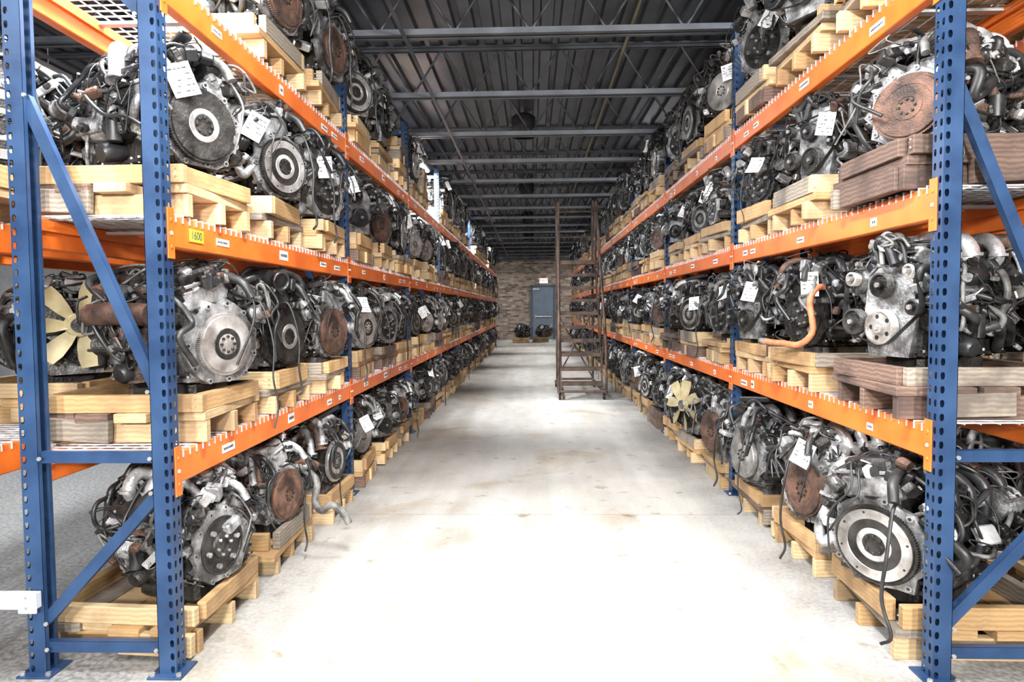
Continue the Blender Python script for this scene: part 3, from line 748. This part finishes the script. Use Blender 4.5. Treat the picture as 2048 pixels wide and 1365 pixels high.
obj('rolling_ladder',mb.mesh('ladder',[M_LAD,M_RUB]),(.74,10.15,0))

# ------------------------------------------------------------ lights
M_TUBE=emis('fluorescent_diffuser',(.97,.99,1),14)
M_HOUS=noise_mat('fixture_enamel',(.5,.5,.5),(.6,.6,.6),4)
mb=MB(); mb.bx((0,0,.03),(.30,1.25,.05),0,.008); mb.bx((0,0,0),(.26,1.2,.02),1,.004)
for yy in(-.5,.5): mb.cyl((0,yy,.05),(0,yy,.28),.004,0,6)
FX=mb.mesh('fixture',[M_HOUS,M_TUBE])
def fixture(x,y,z,pw,col=(.97,.985,1),rz=0):
    o=obj('fluorescent_light_fixture',FX,(x,y,z),rz)
    l=bpy.data.lights.new('lamp','AREA'); l.shape='RECTANGLE'; l.size=.26; l.size_y=1.2; l.energy=pw; l.color=col
    lo=bpy.data.objects.new('lamp',l); COL.objects.link(lo); lo.parent=o; lo.location=(0,0,-.013)
M_CAN=noise_mat('dark_lamp_housing_paint',(.015,.015,.017),(.03,.03,.034),4)
mb=MB(); mb.lathe((0,0,0),(0,0,1),[(0,.15),(.0,.155),(.26,.155),(.30,.10),(.30,.0)],0,24)
mb.f=[f for f in mb.f if len(f)<=4]; nn=len(mb.f); mb.m=mb.m[:nn]; mb.s=mb.s[:nn]
CAN=mb.mesh('can',[M_CAN])
def added_downlight(x,y,pw):  # added lamps for the aisle floor, recessed in dark cans to stay unseen
    o=obj('added_downlight',CAN,(x,y,3.62))
    l=bpy.data.lights.new('lamp','SPOT'); l.spot_size=radians(66); l.spot_blend=.9; l.energy=pw; l.shadow_soft_size=.03; l.color=(.99,.99,1)
    lo=bpy.data.objects.new('lamp',l); COL.objects.link(lo); lo.parent=o; lo.location=(0,0,.21)
M_FL=emis('floodlight_glass',(1,.98,.95),8)
mb=MB(); mb.bx((0,0,0),(.6,.12,.4),0,.01); mb.box((0,.062,0),(.54,.004,.34),1); mb.cyl((0,-.06,0),(0,-.2,0),.02,0)
FLD=mb.mesh('flood',[M_CAN,M_FL])
def flood(x,z,pw,pitch,yaw=0):
    o=obj('wall_floodlight',FLD,(x,-4.75,z),rot=(pitch,0,yaw))
    l=bpy.data.lights.new('lamp','AREA'); l.shape='RECTANGLE'; l.size=.54; l.size_y=.34; l.energy=pw; l.color=(1,.985,.96)
    lo=bpy.data.objects.new('lamp',l); COL.objects.link(lo); lo.parent=o; lo.location=(0,.067,0); lo.rotation_euler=(pi/2,0,0)
flood(-1.0,2.9,480,radians(-2)); flood(1.2,2.9,480,radians(-2))
fixture(0,-.4,3.62,130); fixture(-.2,1.9,3.62,200)
fixture(-3.4,.2,3.62,60)
fixture(-1.66,2.95,3.37,230,(.93,.96,1))          # over the empty slot of the first left bay
fixture(-2.45,4.6,3.38,200,(.88,.94,1)); fixture(-1.62,9.4,3.37,240,(.88,.94,1))
fixture(-1.63,15.2,3.37,150,(.9,.95,1)); fixture(-1.63,20.7,3.37,150,(.9,.95,1)); fixture(-2.3,12.4,3.38,100,(.9,.95,1))
for y in(4.6,11,18): fixture(2.1,y,3.64,60)  # row added over the right rack to light its upper shelves
for y in(4.55,9.1,13.7,18.2,22.8): added_downlight(-.1,y,430 if y>5 else 230)
fixture(-2.6,27.6,3.62,80); fixture(2.4,27.6,3.62,110)  # pair added to brighten the brick end wall
for y in(6,14): fixture(-4.6,y,3.62,80,(.9,.95,1))

w=bpy.data.worlds.new('World'); SC.world=w; w.use_nodes=True
w.node_tree.nodes['Background'].inputs[0].default_value=(.6,.7,.8,1); w.node_tree.nodes['Background'].inputs[1].default_value=.3

# ------------------------------------------------------------ camera
cam=bpy.data.cameras.new('camera'); cam.lens=24; cam.sensor_width=36; cam.clip_start=.05; cam.clip_end=100
co=bpy.data.objects.new('camera',cam); COL.objects.link(co)
Mx=Matrix.Translation((0,0,1.38))@Matrix.Rotation(math.atan(41/1365),4,'Z')@Matrix.Rotation(pi/2-math.atan(66/1365),4,'X')@Matrix.Rotation(-.008,4,'Z')
co.matrix_world=Mx; SC.camera=co
try:
    SC.view_settings.view_transform='Standard'; SC.view_settings.look='None'
    SC.view_settings.exposure=0.45
except Exception as e: print(e)
